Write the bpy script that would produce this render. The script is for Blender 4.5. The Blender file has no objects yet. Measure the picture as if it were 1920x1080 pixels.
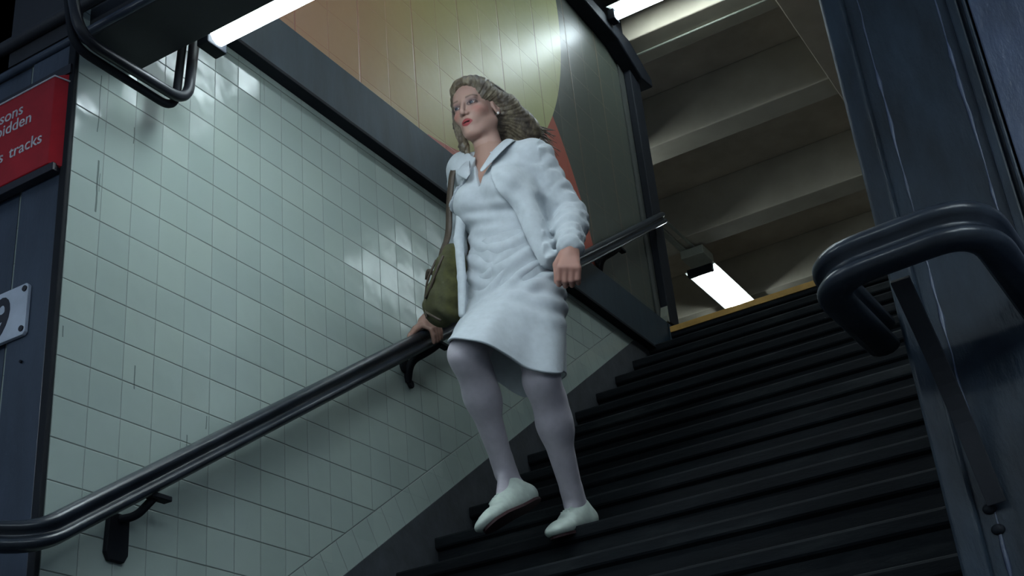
import bpy, bmesh, math, random
import numpy as np
from mathutils import Vector, Matrix, Euler
random.seed(7)
SC = bpy.context.scene
COL = SC.collection

# ------------------------------------------------------------------ camera
CAM = Vector((2.45, 0.0, 0.0))
CR = Vector((0.85249006, 0.51508131, -0.08917369))
CU = Vector((0.30444196, -0.35053458, 0.88568652))
CF = Vector((-0.42494211, 0.78218716, 0.4556396))
FPX = 2434.9
cd = bpy.data.cameras.new('camera'); cam = bpy.data.objects.new('camera', cd); COL.objects.link(cam)
cam.matrix_world = Matrix(((CR.x, CU.x, -CF.x, CAM.x), (CR.y, CU.y, -CF.y, CAM.y), (CR.z, CU.z, -CF.z, CAM.z), (0, 0, 0, 1)))
cd.sensor_width = 36.0; cd.lens = FPX * 36.0 / 1920.0; cd.clip_start = 0.02; cd.clip_end = 100
SC.camera = cam
# ------------------------------------------------------------------ world, exposure
w = bpy.data.worlds.new('world'); SC.world = w; w.use_nodes = True
bg = w.node_tree.nodes['Background']; bg.inputs[0].default_value = (0.30, 0.42, 0.62, 1); bg.inputs[1].default_value = 0.34
SC.view_settings.view_transform = 'Standard'; SC.view_settings.look = 'None'
SC.view_settings.gamma = 1.0; SC.view_settings.use_curve_mapping = False
SC.view_settings.exposure = -0.15
TUBE = 38.0            # radiance of the fluorescent tubes


def at(px, py, y):
    """world point seen at a pixel of the 1920x1080 frame, at depth y"""
    d = CR * ((px - 960) / FPX) - CU * ((py - 540) / FPX) + CF
    return CAM + d * (y / d.y)


# ------------------------------------------------------------------ materials
class NT:
    def __init__(s, name):
        s.m = bpy.data.materials.new(name); s.m.use_nodes = True
        s.t = s.m.node_tree; s.b = s.t.nodes['Principled BSDF']
    def n(s, typ, **kw):
        o = s.t.nodes.new(typ)
        for k, v in kw.items(): setattr(o, k, v)
        return o
    def l(s, a, b): s.t.links.new(a, b)
    def math(s, op, a, b=None, c=None):
        o = s.n('ShaderNodeMath', operation=op)
        for i, v in enumerate((a, b, c)):
            if v is None: continue
            if isinstance(v, (int, float)): o.inputs[i].default_value = v
            else: s.l(v, o.inputs[i])
        return o.outputs[0]
    def coord(s):
        tc = s.n('ShaderNodeTexCoord'); sp = s.n('ShaderNodeSeparateXYZ'); g = s.n('ShaderNodeNewGeometry')
        s.l(g.outputs['Position'], sp.inputs[0]); return g.outputs['Position'], sp.outputs
    def noise(s, scale, detail=4, rough=.55, vec=None, stretch=None):
        o = s.n('ShaderNodeTexNoise'); o.inputs['Scale'].default_value = scale
        o.inputs['Detail'].default_value = detail; o.inputs['Roughness'].default_value = rough
        if vec is None: vec = s.coord()[0]
        if stretch:
            mp = s.n('ShaderNodeMapping'); mp.inputs['Scale'].default_value = stretch
            s.l(vec, mp.inputs[0]); vec = mp.outputs[0]
        s.l(vec, o.inputs['Vector']); return o.outputs['Fac']
    def ramp(s, fac, stops):
        r = s.n('ShaderNodeValToRGB'); e = r.color_ramp.elements
        while len(e) < len(stops): e.new(0.5)
        for q, (p, c) in zip(e, stops): q.position = p; q.color = (*c, 1) if len(c) == 3 else c
        s.l(fac, r.inputs[0]); return r.outputs[0]
    def mix(s, fac, a, b):
        o = s.n('ShaderNodeMix', data_type='RGBA')
        if isinstance(fac, (int, float)): o.inputs[0].default_value = fac
        else: s.l(fac, o.inputs[0])
        for i, v in ((6, a), (7, b)):
            if isinstance(v, tuple): o.inputs[i].default_value = (*v, 1)
            else: s.l(v, o.inputs[i])
        return o.outputs[2]
    def bump(s, h, strength=.3, dist=.01):
        o = s.n('ShaderNodeBump'); o.inputs['Strength'].default_value = strength; o.inputs['Distance'].default_value = dist
        s.l(h, o.inputs['Height']); s.l(o.outputs[0], s.b.inputs['Normal'])
    def base(s, c):
        if isinstance(c, tuple): s.b.inputs['Base Color'].default_value = (*c, 1)
        else: s.l(c, s.b.inputs['Base Color'])
    def set(s, rough=.5, spec=.5, metal=0, **kw):
        s.b.inputs['Roughness'].default_value = rough; s.b.inputs['Specular IOR Level'].default_value = spec
        s.b.inputs['Metallic'].default_value = metal
        for k, v in kw.items(): s.b.inputs[k.replace('_', ' ')].default_value = v


def paint(name, c, rough=.35, var=.25, bs=.25, scale=9, stretch=(1, 1, .25), spec=.5):
    n = NT(name)
    f = n.noise(scale, 6, .6, stretch=stretch)
    lo = tuple(x * (1 - var) for x in c); hi = tuple(x * (1 + var) for x in c)
    n.base(n.ramp(f, [(.3, lo), (.7, hi)]))
    n.set(rough, spec)
    n.bump(n.noise(scale * 4, 5, .6, stretch=stretch), bs, .004)
    return n.m


def plain(name, c, rough=.6, bs=.15, scale=60, spec=.4, metal=0):
    n = NT(name); f = n.noise(scale, 4)
    n.base(n.ramp(f, [(.3, tuple(x * .88 for x in c)), (.7, tuple(x * 1.1 for x in c))]))
    n.set(rough, spec, metal); n.bump(f, bs, .002)
    return n.m


SLOPE = 0.1685 / 0.2465
ST = math.atan(0.67)
SK0Y, SK0Z = 3.295, 1.151          # a point on the top edge of the skirting


def grid_line(n, u, pitch, phase, half):
    """1 on a joint, 0 on the tile"""
    a = n.math('DIVIDE', n.math('SUBTRACT', u, phase), pitch)
    fr = n.math('FRACT', n.math('ADD', a, 1000.5))
    d = n.math('MULTIPLY', n.math('ABSOLUTE', n.math('SUBTRACT', fr, 0.5)), pitch)
    mr = n.n('ShaderNodeMapRange', interpolation_type='SMOOTHSTEP')
    n.l(d, mr.inputs[0]); mr.inputs[1].default_value = half * .5; mr.inputs[2].default_value = half * 1.6
    mr.inputs[3].default_value = 1; mr.inputs[4].default_value = 0
    return mr.outputs[0]


def mat_tile():
    n = NT('white glazed wall tile'); pos, xyz = n.coord(); y, z = xyz[1], xyz[2]
    m = 0.67; c = math.cos(ST); s = math.sin(ST)
    dz = n.math('SUBTRACT', z, n.math('MULTIPLY_ADD', y, m, SK0Z - m * SK0Y))
    d = n.math('MULTIPLY', dz, c)                         # distance above the skirting
    sc = n.math('ADD', n.math('MULTIPLY', y, c), n.math('MULTIPLY', z, s))
    inb = n.math('LESS_THAN', d, .106)
    gy = grid_line(n, y, .1115, 2.0525, .0014)
    gz = grid_line(n, z, .1113, 1.129, .0017)
    g = n.math('MAXIMUM', n.math('MULTIPLY', gy, .62), gz)
    gb = n.math('MULTIPLY', grid_line(n, sc, .1, .02, .0014), .7)
    line = n.math('SUBTRACT', 1, n.math('MULTIPLY', n.math('ABSOLUTE', n.math('SUBTRACT', d, .106)), 350))
    line = n.math('MAXIMUM', line, 0)
    a = n.math('MULTIPLY', g, n.math('SUBTRACT', 1, inb)); b = n.math('MULTIPLY', gb, inb)
    joint = n.math('MAXIMUM', n.math('MAXIMUM', a, b), line)
    # each tile its own tone
    cy = n.math('FLOOR', n.math('DIVIDE', n.math('SUBTRACT', y, 2.0525), .1115))
    cz = n.math('FLOOR', n.math('DIVIDE', n.math('SUBTRACT', z, 1.129), .1113))
    cv = n.n('ShaderNodeCombineXYZ'); n.l(cy, cv.inputs[0]); n.l(cz, cv.inputs[1])
    wn = n.n('ShaderNodeTexWhiteNoise', noise_dimensions='3D'); n.l(cv.outputs[0], wn.inputs['Vector'])
    tone = n.ramp(wn.outputs['Value'], [(0, (.36, .43, .405)), (.5, (.38, .45, .425)), (1, (.405, .475, .44))])
    grime = n.noise(5, 5, .65)
    col = n.mix(n.math('MULTIPLY', grime, .3), tone, (.34, .41, .32))
    dirt = n.noise(2.2, 4, .6)
    jm = n.math('MULTIPLY', joint, n.math('MULTIPLY_ADD', dirt, .55, .42))
    # thin dark vertical scuffs
    st = n.noise(1, 3, .7, stretch=(1, 30, 1.7))
    sm = n.math('MULTIPLY', n.math('GREATER_THAN', st, .735), .4)
    col = n.mix(sm, col, (.10, .12, .11))
    for (y0, z0, z1, wd) in ((2.147, 1.93, 2.10, .0032), (2.136, 2.19, 2.39, .0016), (2.320, 1.451, 1.521, .0022), (2.600, 1.414, 1.455, .0018),
                             (2.523, 1.321, 1.376, .0022), (2.067, 1.518, 1.55, .002), (2.272, 2.222, 2.28, .0016), (2.155, 2.0, 2.06, .001)):
        yy = n.math('ADD', y, n.math('MULTIPLY', n.math('SUBTRACT', n.noise(14, 2), .5), .008))
        a1 = n.math('LESS_THAN', n.math('ABSOLUTE', n.math('SUBTRACT', yy, y0)), wd)
        b1 = n.math('LESS_THAN', n.math('ABSOLUTE', n.math('SUBTRACT', z, (z0 + z1) / 2)), (z1 - z0) / 2)
        col = n.mix(n.math('MULTIPLY', n.math('MULTIPLY', a1, b1), .7), col, (.07, .09, .085))
    n.base(n.mix(jm, col, (.045, .055, .045)))
    ro = n.mix(jm, (.17, .17, .17), (.8, .8, .8)); n.l(ro, n.b.inputs['Roughness'])
    n.b.inputs['Specular IOR Level'].default_value = .5
    sp = n.n('ShaderNodeSeparateColor'); n.l(wn.outputs['Color'], sp.inputs[0])
    tilt = n.math('ADD', n.math('MULTIPLY', n.math('SUBTRACT', sp.outputs[0], .5), n.math('MULTIPLY', y, .035)),
                  n.math('MULTIPLY', n.math('SUBTRACT', sp.outputs[1], .5), n.math('MULTIPLY', z, .035)))
    wav = n.math('MULTIPLY', n.noise(6, 2, .5), .004)
    h = n.math('ADD', n.math('ADD', tilt, wav), n.math('MULTIPLY', joint, -.0012))
    n.bump(h, 1.0, 1.0)
    return n.m


def mat_mural():
    """painted tile mural: a broad yellow disc, orange-red behind it, black-green ground to the right"""
    n = NT('painted tile mural'); pos, xyz = n.coord(); y, z = xyz[1], xyz[2]
    def disc(cy, cz, r):
        a = n.math('SUBTRACT', y, cy); b = n.math('SUBTRACT', z, cz)
        q = n.math('SQRT', n.math('ADD', n.math('MULTIPLY', a, a), n.math('MULTIPLY', b, b)))
        return n.math('LESS_THAN', q, r)
    yel = n.math('MAXIMUM', disc(3.75, 4.75, 1.632), n.math('LESS_THAN', y, 3.9))
    red = disc(3.65, 2.85, 1.83)
    fade = n.n('ShaderNodeMapRange'); n.l(y, fade.inputs[0]); fade.inputs[1].default_value = 2.8; fade.inputs[2].default_value = 5.0
    ycol = n.ramp(fade.outputs[0], [(0, (.37, .16, .07)), (.3, (.34, .20, .09)), (.55, (.33, .275, .11)), (1, (.38, .39, .18))])
    col = n.mix(red, (.055, .064, .052), (.36, .085, .055))
    col = n.mix(yel, col, ycol)
    g1 = grid_line(n, y, .404, 3.431, .0045); g2 = n.math('MULTIPLY', grid_line(n, y, .404, 3.633, .003), .5)
    g3 = n.math('MULTIPLY', grid_line(n, z, .2025, 3.555, .0025), .45)
    g = n.math('MAXIMUM', n.math('MAXIMUM', g1, g2), g3)
    jc = n.mix(fade.outputs[0], (.30, .06, .03), (.16, .10, .05))
    amt = n.math('MULTIPLY', g, n.math('MULTIPLY_ADD', n.noise(3, 3), .6, .3))
    n.base(n.mix(amt, col, jc))
    n.set(.42, .4)
    cy = n.math('FLOOR', n.math('DIVIDE', n.math('SUBTRACT', y, 3.431), .202))
    cz = n.math('FLOOR', n.math('DIVIDE', n.math('SUBTRACT', z, 3.555), .2025))
    cv = n.n('ShaderNodeCombineXYZ'); n.l(cy, cv.inputs[0]); n.l(cz, cv.inputs[1])
    wn = n.n('ShaderNodeTexWhiteNoise', noise_dimensions='3D'); n.l(cv.outputs[0], wn.inputs['Vector'])
    sp = n.n('ShaderNodeSeparateColor'); n.l(wn.outputs['Color'], sp.inputs[0])
    tilt = n.math('MULTIPLY', n.math('SUBTRACT', sp.outputs[0], .5), n.math('MULTIPLY', y, .03))
    h = n.math('ADD', n.math('ADD', tilt, n.math('MULTIPLY', n.noise(7, 2), .002)), n.math('MULTIPLY', g, -.001))
    n.bump(h, 1.0, 1.0)
    return n.m


def mat_steps():
    n = NT('worn black stair concrete')
    f = n.noise(3.2, 6, .65, stretch=(.55, 1, 3)); f2 = n.noise(18, 5, .7, stretch=(.3, 1, 1.5))
    base = n.ramp(f, [(.42, (.0025, .0035, .005)), (.56, (.006, .0085, .011)), (.70, (.026, .030, .031))])
    n.base(n.mix(n.math('MULTIPLY', f2, .5), base, (.008, .010, .012)))
    n.set(.7, .15); n.bump(f2, .4, .004)
    return n.m


def mat_tube():
    n = NT('lit fluorescent tube')
    n.base((.9, .9, .9)); n.b.inputs['Emission Color'].default_value = (.79, .93, 1.0, 1)
    n.b.inputs['Emission Strength'].default_value = TUBE
    return n.m


M = dict(
    tile=mat_tile(), mural=mat_mural(), steps=mat_steps(), tube=mat_tube(), pipe=paint('black pipe enamel', (.012, .014, .019), .4, .3, .1, spec=.35), edge=paint('dark green edge paint', (.05, .055, .05), .5, .2, .1),
    navy=paint('dark blue gloss paint', (.028, .040, .062), .32, .3, .3),
    navyrough=paint('thick blistered blue paint', (.050, .066, .110), .36, .35, .9, 14, (1, 1, .35)),
    column=paint('glossy blue grey column paint', (.0115, .020, .031), .42, .5, .55, 14, (1, 1, .30), spec=.3),
    beam=paint('blue grey beam paint', (.016, .032, .046), .5, .3, .15, spec=.3),
    dark=paint('near black paint', (.007, .009, .013), .7, .2, .15, spec=.2),
    lint=paint('dark steel', (.011, .013, .018), .6, .2, .15),
    rail=paint('glossy black blue rail enamel', (.018, .024, .033), .30, .35, .12, 12, (1, 1, 1)),
    skirt=paint('grey cement skirting', (.040, .046, .054), .7, .3, .5, 10, (1, 1, 1)),
    ceil=paint('grubby ceiling plaster', (.37, .315, .24), .8, .18, .3, 2.5, (1, 1, 1), .2),
    cbeam=paint('pale green grey ceiling paint', (.35, .315, .245), .75, .12, .2, 3, (1, 1, 1), .2),
    concrete=paint('platform concrete', (.10, .10, .10), .8, .2, .4, 6, (1, 1, 1)),
    yellow=paint('worn yellow nosing paint', (.42, .24, .055), .6, .25, .2, 8, (1, 1, 1)),
    signred=plain('red enamel', (.34, .010, .016), .38, .03, 20, .25),
    signblack=plain('black enamel', (.012, .012, .018), .4),
    white=plain('white lettering', (.50, .49, .52), .5, .05),
    plate=plain('white number plate enamel', (.42, .47, .55), .4, .1, 12),
    tray=plain('white enamelled lamp tray', (.55, .58, .54), .4, .03, 10),
    galv=paint('painted conduit', (.20, .21, .17), .4, .15, .1),
    skin=None,
)


# ------------------------------------------------------------------ object helpers
def tag(o, label=None, cat=None, group=None, kind=None):
    if label: o['label'] = label
    if cat: o['category'] = cat
    if group: o['group'] = group
    if kind: o['kind'] = kind
    return o


def thing(name, loc, label, cat, group=None):
    o = bpy.data.objects.new(name, None); COL.objects.link(o); o.location = loc; o.empty_display_size = .1
    return tag(o, label, cat, group)


def link(name, me, mat, parent=None, smooth=False):
    o = bpy.data.objects.new(name, me); COL.objects.link(o)
    if mat is not None and not len(me.materials): me.materials.append(mat)
    if parent is not None:
        o.parent = parent
        l = Vector(parent.location)
        p = parent.parent
        while p is not None: l = l + Vector(p.location); p = p.parent
        o.location = -l
    if smooth:
        for p in me.polygons: p.use_smooth = True
    return o


def from_bm(name, bm, mat, parent=None, smooth=False, bevel=0, seg=2):
    bmesh.ops.recalc_face_normals(bm, faces=bm.faces)
    me = bpy.data.meshes.new(name); bm.to_mesh(me); bm.free()
    o = link(name, me, mat, parent, smooth)
    if bevel:
        b = o.modifiers.new('bevel', 'BEVEL'); b.width = bevel; b.segments = seg; b.limit_method = 'ANGLE'
    return o


def abox(bm, lo, hi):
    x0, y0, z0 = lo; x1, y1, z1 = hi
    v = [bm.verts.new(p) for p in ((x0, y0, z0), (x1, y0, z0), (x1, y1, z0), (x0, y1, z0), (x0, y0, z1), (x1, y0, z1), (x1, y1, z1), (x0, y1, z1))]
    for f in ((3, 2, 1, 0), (4, 5, 6, 7), (0, 1, 5, 4), (1, 2, 6, 5), (2, 3, 7, 6), (3, 0, 4, 7)): bm.faces.new([v[i] for i in f])


def box(name, lo, hi, mat, parent=None, bevel=0):
    bm = bmesh.new(); abox(bm, lo, hi); return from_bm(name, bm, mat, parent, False, bevel)


def prism(bm, poly, axis, a, b):
    """extrude a polygon given in the two other axes along axis from a to b"""
    def mk(p, t):
        q = list(p); q.insert(axis, t); return q
    A = [bm.verts.new(mk(p, a)) for p in poly]; B = [bm.verts.new(mk(p, b)) for p in poly]
    bm.faces.new(A); bm.faces.new(B[::-1])
    for i in range(len(poly)):
        j = (i + 1) % len(poly); bm.faces.new((A[i], B[i], B[j], A[j]))


def sweep(bm, path, prof, up=Vector((0, 0, 1)), scales=None, cap=True):
    path = [Vector(p) for p in path]; rings = []
    for i, p in enumerate(path):
        t = (path[min(i + 1, len(path) - 1)] - path[max(i - 1, 0)]).normalized()
        s = t.cross(up)
        if s.length < .05: s = t.cross(Vector((0, 1, 0)))
        s.normalize(); u = s.cross(t).normalized()
        k = scales[i] if scales else 1
        rings.append([bm.verts.new(p + s * (a * k) + u * (b * k)) for a, b in prof])
    n = len(prof)
    for r0, r1 in zip(rings, rings[1:]):
        for i in range(n):
            j = (i + 1) % n; bm.faces.new((r0[i], r0[j], r1[j], r1[i]))
    if cap: bm.faces.new(rings[0][::-1]); bm.faces.new(rings[-1])


def circ(r, n=12, rx=None): return [((rx or r) * math.cos(2 * math.pi * i / n), r * math.sin(2 * math.pi * i / n)) for i in range(n)]


def rounded_path(pts, rad, seg=8):
    pts = [Vector(p) for p in pts]; out = [pts[0]]
    for a, b, c in zip(pts, pts[1:], pts[2:]):
        u = (a - b).normalized(); v = (c - b).normalized(); r = min(rad, (a - b).length * .49, (c - b).length * .49)
        p0 = b + u * r; p1 = b + v * r
        for i in range(seg + 1):
            t = i / seg; out.append(p0 * (1 - t) ** 2 + b * 2 * t * (1 - t) + p1 * t ** 2)
    out.append(pts[-1]); return out


def tube(name, pts, r, mat, parent=None, rad=.05, n=12):
    bm = bmesh.new(); sweep(bm, rounded_path(pts, rad), circ(r, n)); return from_bm(name, bm, mat, parent, True)


def cyl(bm, a, b, r, n=16): sweep(bm, [a, b], circ(r, n), up=Vector((0, 0, 1)) if abs((Vector(b) - Vector(a)).normalized().z) < .9 else Vector((0, 1, 0)))


# ------------------------------------------------------------------ structure: walls, floors, ceiling
RISE, TREAD = .1685, .2465
ZT, YT = 3.015, 6.21                     # top nosing
FLOOR = ZT - RISE * 19
def skz(y): return SK0Z + .67 * (y - SK0Y)

bm = bmesh.new()                          # tiled wall of the stair, up to the floor beam
prism(bm, [(2.052, FLOOR), (6.36, FLOOR), (6.36, 3.03), (2.052, 3.03)], 0, -.25, 0)
wl = from_bm('wall_left', bm, M['tile']); tag(wl, 'white glazed square tile wall beside the stair', None, None, 'structure')
um = box('wall_upper_left', (-.25, 2.052, 3.03), (0, 6.33, 5.45), M['mural']); tag(um, 'tiled mural wall above the floor beam', None, None, 'structure')
wo = box('wall_platform', (-3.2, 2.08, FLOOR), (-.25, 2.3, 3.4), M['navy']); tag(wo, 'dark platform wall beyond the column', None, None, 'structure')
fl = box('floor', (-3.2, -4, FLOOR - .1), (6.2, YT - 17 * TREAD, FLOOR), M['concrete']); tag(fl, 'platform floor', None, None, 'structure')
fu = box('floor_upper', (-3.2, 6.62, 2.80), (4.2, 13.5, 3.03), M['concrete']); tag(fu, 'upper floor beyond the stair head', None, None, 'structure')
wr = box('wall_right', (2.30, 2.262, FLOOR), (2.62, 6.62, 3.03), M['navyrough']); tag(wr, 'dark painted wall at the right of the stair', None, None, 'structure')
ce = box('ceiling', (-3.2, 2.0, 5.42), (4.2, 13.5, 5.55), M['ceil']); tag(ce, 'upper level ceiling between the beams', None, None, 'structure')
wb = box('wall_back', (-3.2, 13.3, 3.0), (4.2, 13.5, 5.5), M['ceil']); tag(wb, 'far wall of the upper level', None, None, 'structure')
w3 = box('wall_far_left', (-3.3, 6.4, 3.0), (-3.2, 13.5, 5.5), M['ceil']); tag(w3, 'left wall of the upper level', None, None, 'structure')
w4 = box('wall_far_right', (4.2, 2.0, 3.0), (4.3, 13.5, 5.5), M['ceil']); tag(w4, 'right wall of the upper level', None, None, 'structure')

# ceiling beams across
nb = 0
for y0, y1, x0, x1 in ((6.18, 6.46, -3.2, 1.0), (7.38, 7.6, -3.2, 1.0), (8.75, 8.98, -3.2, 4.2), (10.12, 10.34, -3.2, 4.2), (11.5, 11.72, -3.2, 4.2)):
    nb += 1
    o = box('trim_%d' % nb, (x0, y0, 5.0), (x1, y1, 5.42), M['cbeam'], None, .008)
    tag(o, None, None, None, 'structure')
o = box('trim_6', (1.0, 3.0, 4.97), (1.32, 8.75, 5.42), M['ceil'], None, .008); tag(o, None, None, None, 'structure')

# ------------------------------------------------------------------ staircase
st = thing('staircase', (1.1, YT - 8 * TREAD, FLOOR), 'broad flight of worn black concrete steps with a yellow top edge', 'stairs')
for k in range(19):
    y = YT - k * TREAD; z = ZT - k * RISE
    y1 = y + TREAD + .012 if k else 6.62
    pr = [(y + .016, z - RISE - .002), (y + .016, z - .050), (y + .003, z - .042), (y, z - .036), (y, z - .008), (y + .003, z - .002), (y + .008, z), (y1, z), (y1, z - RISE - .002)]
    bm = bmesh.new(); prism(bm, pr, 0, 0.0, 2.30)
    from_bm('step', bm, M['steps'], st, False)
bm = bmesh.new(); prism(bm, [(YT + .03, 3.0), (YT - .006, 3.0), (YT - .006, 3.036), (YT + .07, 3.036), (YT + .07, 3.0151), (YT + .03, 3.0151)], 0, .02, 2.298)
o = from_bm('nosing_strip', bm, M['yellow'], st, False, .002); o['label'] = 'worn yellow painted top edge'
bm = bmesh.new()
ys = (2.06, 6.2)
prism(bm, [(ys[0], FLOOR), (ys[1], skz(ys[1]) - 1.4), (ys[1], skz(ys[1])), (ys[0], skz(ys[0]))], 0, 0.0005, .006)
sk = from_bm('skirting', bm, M['skirt'], st); sk['label'] = 'grey cement skirting band along the tiles'

# ------------------------------------------------------------------ floor-edge beam over the tiled wall
fb = thing('edge_beam', (0, 4.1, 2.875), 'long blue-grey steel beam along the top of the white tile wall', 'beam')
bm = bmesh.new(); prism(bm, [(0.001, 2.852), (.035, 2.852), (.035, 2.838), (.045, 2.838), (.045, 3.064), (0.001, 3.064)], 1, 2.30, 6.30)
from_bm('web', bm, M['beam'], fb, False, .002)
o = box('bottom_flange', (.001, 2.30, 2.822), (.05, 6.30, 2.8379), M['dark'], fb, .002); o['label'] = 'lower flange with the shade below the beam painted black'  # near black paint stands for the shadow line under the beam
bm = bmesh.new()
for y in (6.20,): abox(bm, (.0455, y, 2.85), (.052, y + .09, 3.055))
from_bm('end_plate', bm, M['beam'], fb, False, .002)

# ------------------------------------------------------------------ post and top beam at the wall end
po = thing('steel_post', (.05, 6.25, 3.03), 'thin black steel post standing at the end of the mural wall', 'post')
bm = bmesh.new(); abox(bm, (.002, 6.15, 3.0651), (.010, 6.36, 5.0)); from_bm('flange', bm, M['edge'], po)
bm = bmesh.new(); abox(bm, (.010, 6.215, 3.065), (.058, 6.345, 5.0)); from_bm('shaft', bm, M['dark'], po, False, .006)
bm = bmesh.new(); prism(bm, [(6.19, 3.066), (6.19, 3.10), (6.214, 3.17), (6.214, 3.066)], 0, .012, .054); from_bm('foot_gusset', bm, M['galv'], po)
tb = thing('ceiling_girder', (.03, 5.8, 4.9), 'black steel girder end under the upper ceiling above the post', 'beam')
box('web', (-.0, 4.9, 5.0), (.07, 6.17, 5.42), M['dark'], tb, .01)
bm = bmesh.new(); prism(bm, [(5.2, 5.0), (6.17, 5.0), (6.46, 4.86), (6.46, 4.80), (6.30, 4.78), (6.0, 4.90), (5.2, 4.94)], 0, .0, .10)
from_bm('haunch', bm, M['dark'], tb, False, .01)

# ------------------------------------------------------------------ left column (dark cladding), signs
lc = thing('steel_column', (-.4, 2.05, FLOOR), 'dark blue painted column carrying the red sign and number plate', 'column')
bm = bmesh.new(); abox(bm, (-1.6, 2.05, FLOOR), (-.20, 2.0795, 2.459)); from_bm('panel', bm, M['navy'], lc)
bm = bmesh.new(); abox(bm, (-.185, 2.042, FLOOR), (-.030, 2.0795, 2.459)); from_bm('panel', bm, M['navy'], lc, False, .004)
bm = bmesh.new(); abox(bm, (-.028, 2.036, FLOOR), (.0, 2.0518, 2.46)); from_bm('edge_strip', bm, M['dark'], lc, False, .004)
bm = bmesh.new(); abox(bm, (-.2, 2.06, FLOOR), (-.185, 2.079, 2.46)); from_bm('seam', bm, M['dark'], lc)
bm = bmesh.new(); cyl(bm, (-.118, 2.041, 1.475), (-.118, 2.036, 1.475), .004, 10); from_bm('screw', bm, M['dark'], lc)

# lintel across the foot of the stair, with mouldings
uc = box('wall_above_lintel', (-3.2, 2.0, 2.861), (0.0, 2.0515, 5.42), M['navy']); tag(uc, 'dark wall above the lintel', None, None, 'structure')
li = thing('lintel_beam', (1.0, 2.12, 2.46), 'dark steel lintel crossing over the foot of the stair', 'beam')
box('soffit_plate', (-2.6, 2.05, 2.46), (2.3, 2.25, 2.50), M['lint'], li, .004)
box('cover_plate', (-.3, 2.0425, 2.5005), (.002, 2.0515, 2.8605), M['lint'], li)
box('fascia', (-2.6, 2.08, 2.50), (2.3, 2.25, 2.86), M['lint'], li, .004)
bm = bmesh.new()
sweep(bm, [(-2.6, 2.045, 2.475), (2.3, 2.045, 2.475)], circ(.014, 10)); from_bm('moulding', bm, M['navy'], li, True)
bm = bmesh.new()
sweep(bm, [(-2.6, 2.03, 2.57), (2.3, 2.03, 2.57)], circ(.02, 10)); from_bm('moulding', bm, M['lint'], li, True)


def text_mesh(body, size, mat, name, parent, right, z, y, extrude=.0006, sx=1.0, shear=0):
    cu = bpy.data.curves.new(name, 'FONT'); cu.body = body; cu.size = size; cu.extrude = extrude; cu.align_x = 'RIGHT'
    cu.offset = size * (.024 if body == '9' else .008); cu.resolution_u = 4
    tmp = bpy.data.objects.new('tmp', cu); COL.objects.link(tmp)
    dg = bpy.context.evaluated_depsgraph_get(); me = bpy.data.meshes.new_from_object(tmp.evaluated_get(dg))
    bpy.data.objects.remove(tmp); bpy.data.curves.remove(cu)
    me.transform(Matrix.Translation((right, y, z)) @ Matrix.Rotation(math.pi / 2, 4, 'X') @ Matrix.Diagonal((sx, 1, 1, 1)))
    me.name = name
    return link(name, me, mat, parent)


rs = thing('warning_sign', (-.40, 2.03, 2.03), 'red warning sign with white words at the top of the dark column', 'sign')
bm = bmesh.new()
X0, X1, Z0, Z1, b = -.80, -.012, 2.03, 2.345, .035
yo, yi = 2.041, 2.012
def q(x, z, y): return bm.verts.new((x, y, z))
O = [q(X0, Z0, yo), q(X1, Z0, yo), q(X1, Z1, yo), q(X0, Z1, yo)]
I = [q(X0 + b, Z0 + b * .4, yi), q(X1 - b, Z0 + b * .4, yi), q(X1 - b, Z1 - .008, yi), q(X0 + b, Z1 - .008, yi)]
bm.faces.new(I); bm.faces.new(O[::-1])
for i in range(4):
    j = (i + 1) % 4; bm.faces.new((O[i], O[j], I[j], I[i]))
from_bm('panel', bm, M['signred'], rs, False, .002)
bm = bmesh.new(); sweep(bm, [(X0 + b, yi - .001, Z1 - .008), (X1 - b, yi - .001, Z1 - .008), (X1, yo - .004, Z1 - .03)], circ(.0028, 8))
from_bm('top_trim', bm, M['white'], rs, True)['label'] = 'thin pale upper edge'
box('backing_edge', (X0 - .01, 2.030, Z1 - .002), (X1 + .004, 2.0415, Z1 + .03), M['signblack'], rs)['label'] = 'black backing edge'  # black enamel strip along the top of the sign
box('lower_rim', (X0, 2.014, Z0 - .014), (X1 - b * .5, 2.0415, Z0 + .012), M['signblack'], rs, .002)['label'] = 'black lower rim'
ys_ = yi - .0008
for wd_, rx_, rz_ in (('All', -.335, 2.262), ('persons', -.170, 2.262), ('are', -.365, 2.216), ('forbidden', -.130, 2.216), ('to', -.40, 2.170), ('enter', -.335, 2.170), ('or', -.262, 2.170),
                      ('cross', -.236, 2.124), ('tracks', -.078, 2.124)):
    text_mesh(wd_, .055, M['white'], 'lettering', rs, rx_, rz_, ys_)

npl = thing('number_plate', (-.2, 2.04, 1.55), 'white number plate reading 9 screwed to the dark column', 'sign')
bm = bmesh.new(); prism(bm, [(-.36, 1.548), (-.112, 1.548), (-.104, 1.556), (-.104, 1.692), (-.112, 1.70), (-.36, 1.70)], 1, 2.030, 2.0415)
from_bm('plate', bm, M['plate'], npl, False, .0015)
text_mesh('9', .165, M['signblack'], 'numeral', npl, -.166, 1.566, 2.0292, .0006, .82)
for z in (1.566, 1.684):
    bm = bmesh.new(); cyl(bm, (-.116, 2.0301, z), (-.116, 2.0265, z), .0085, 12); from_bm('screw', bm, M['signblack'], npl)

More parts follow.
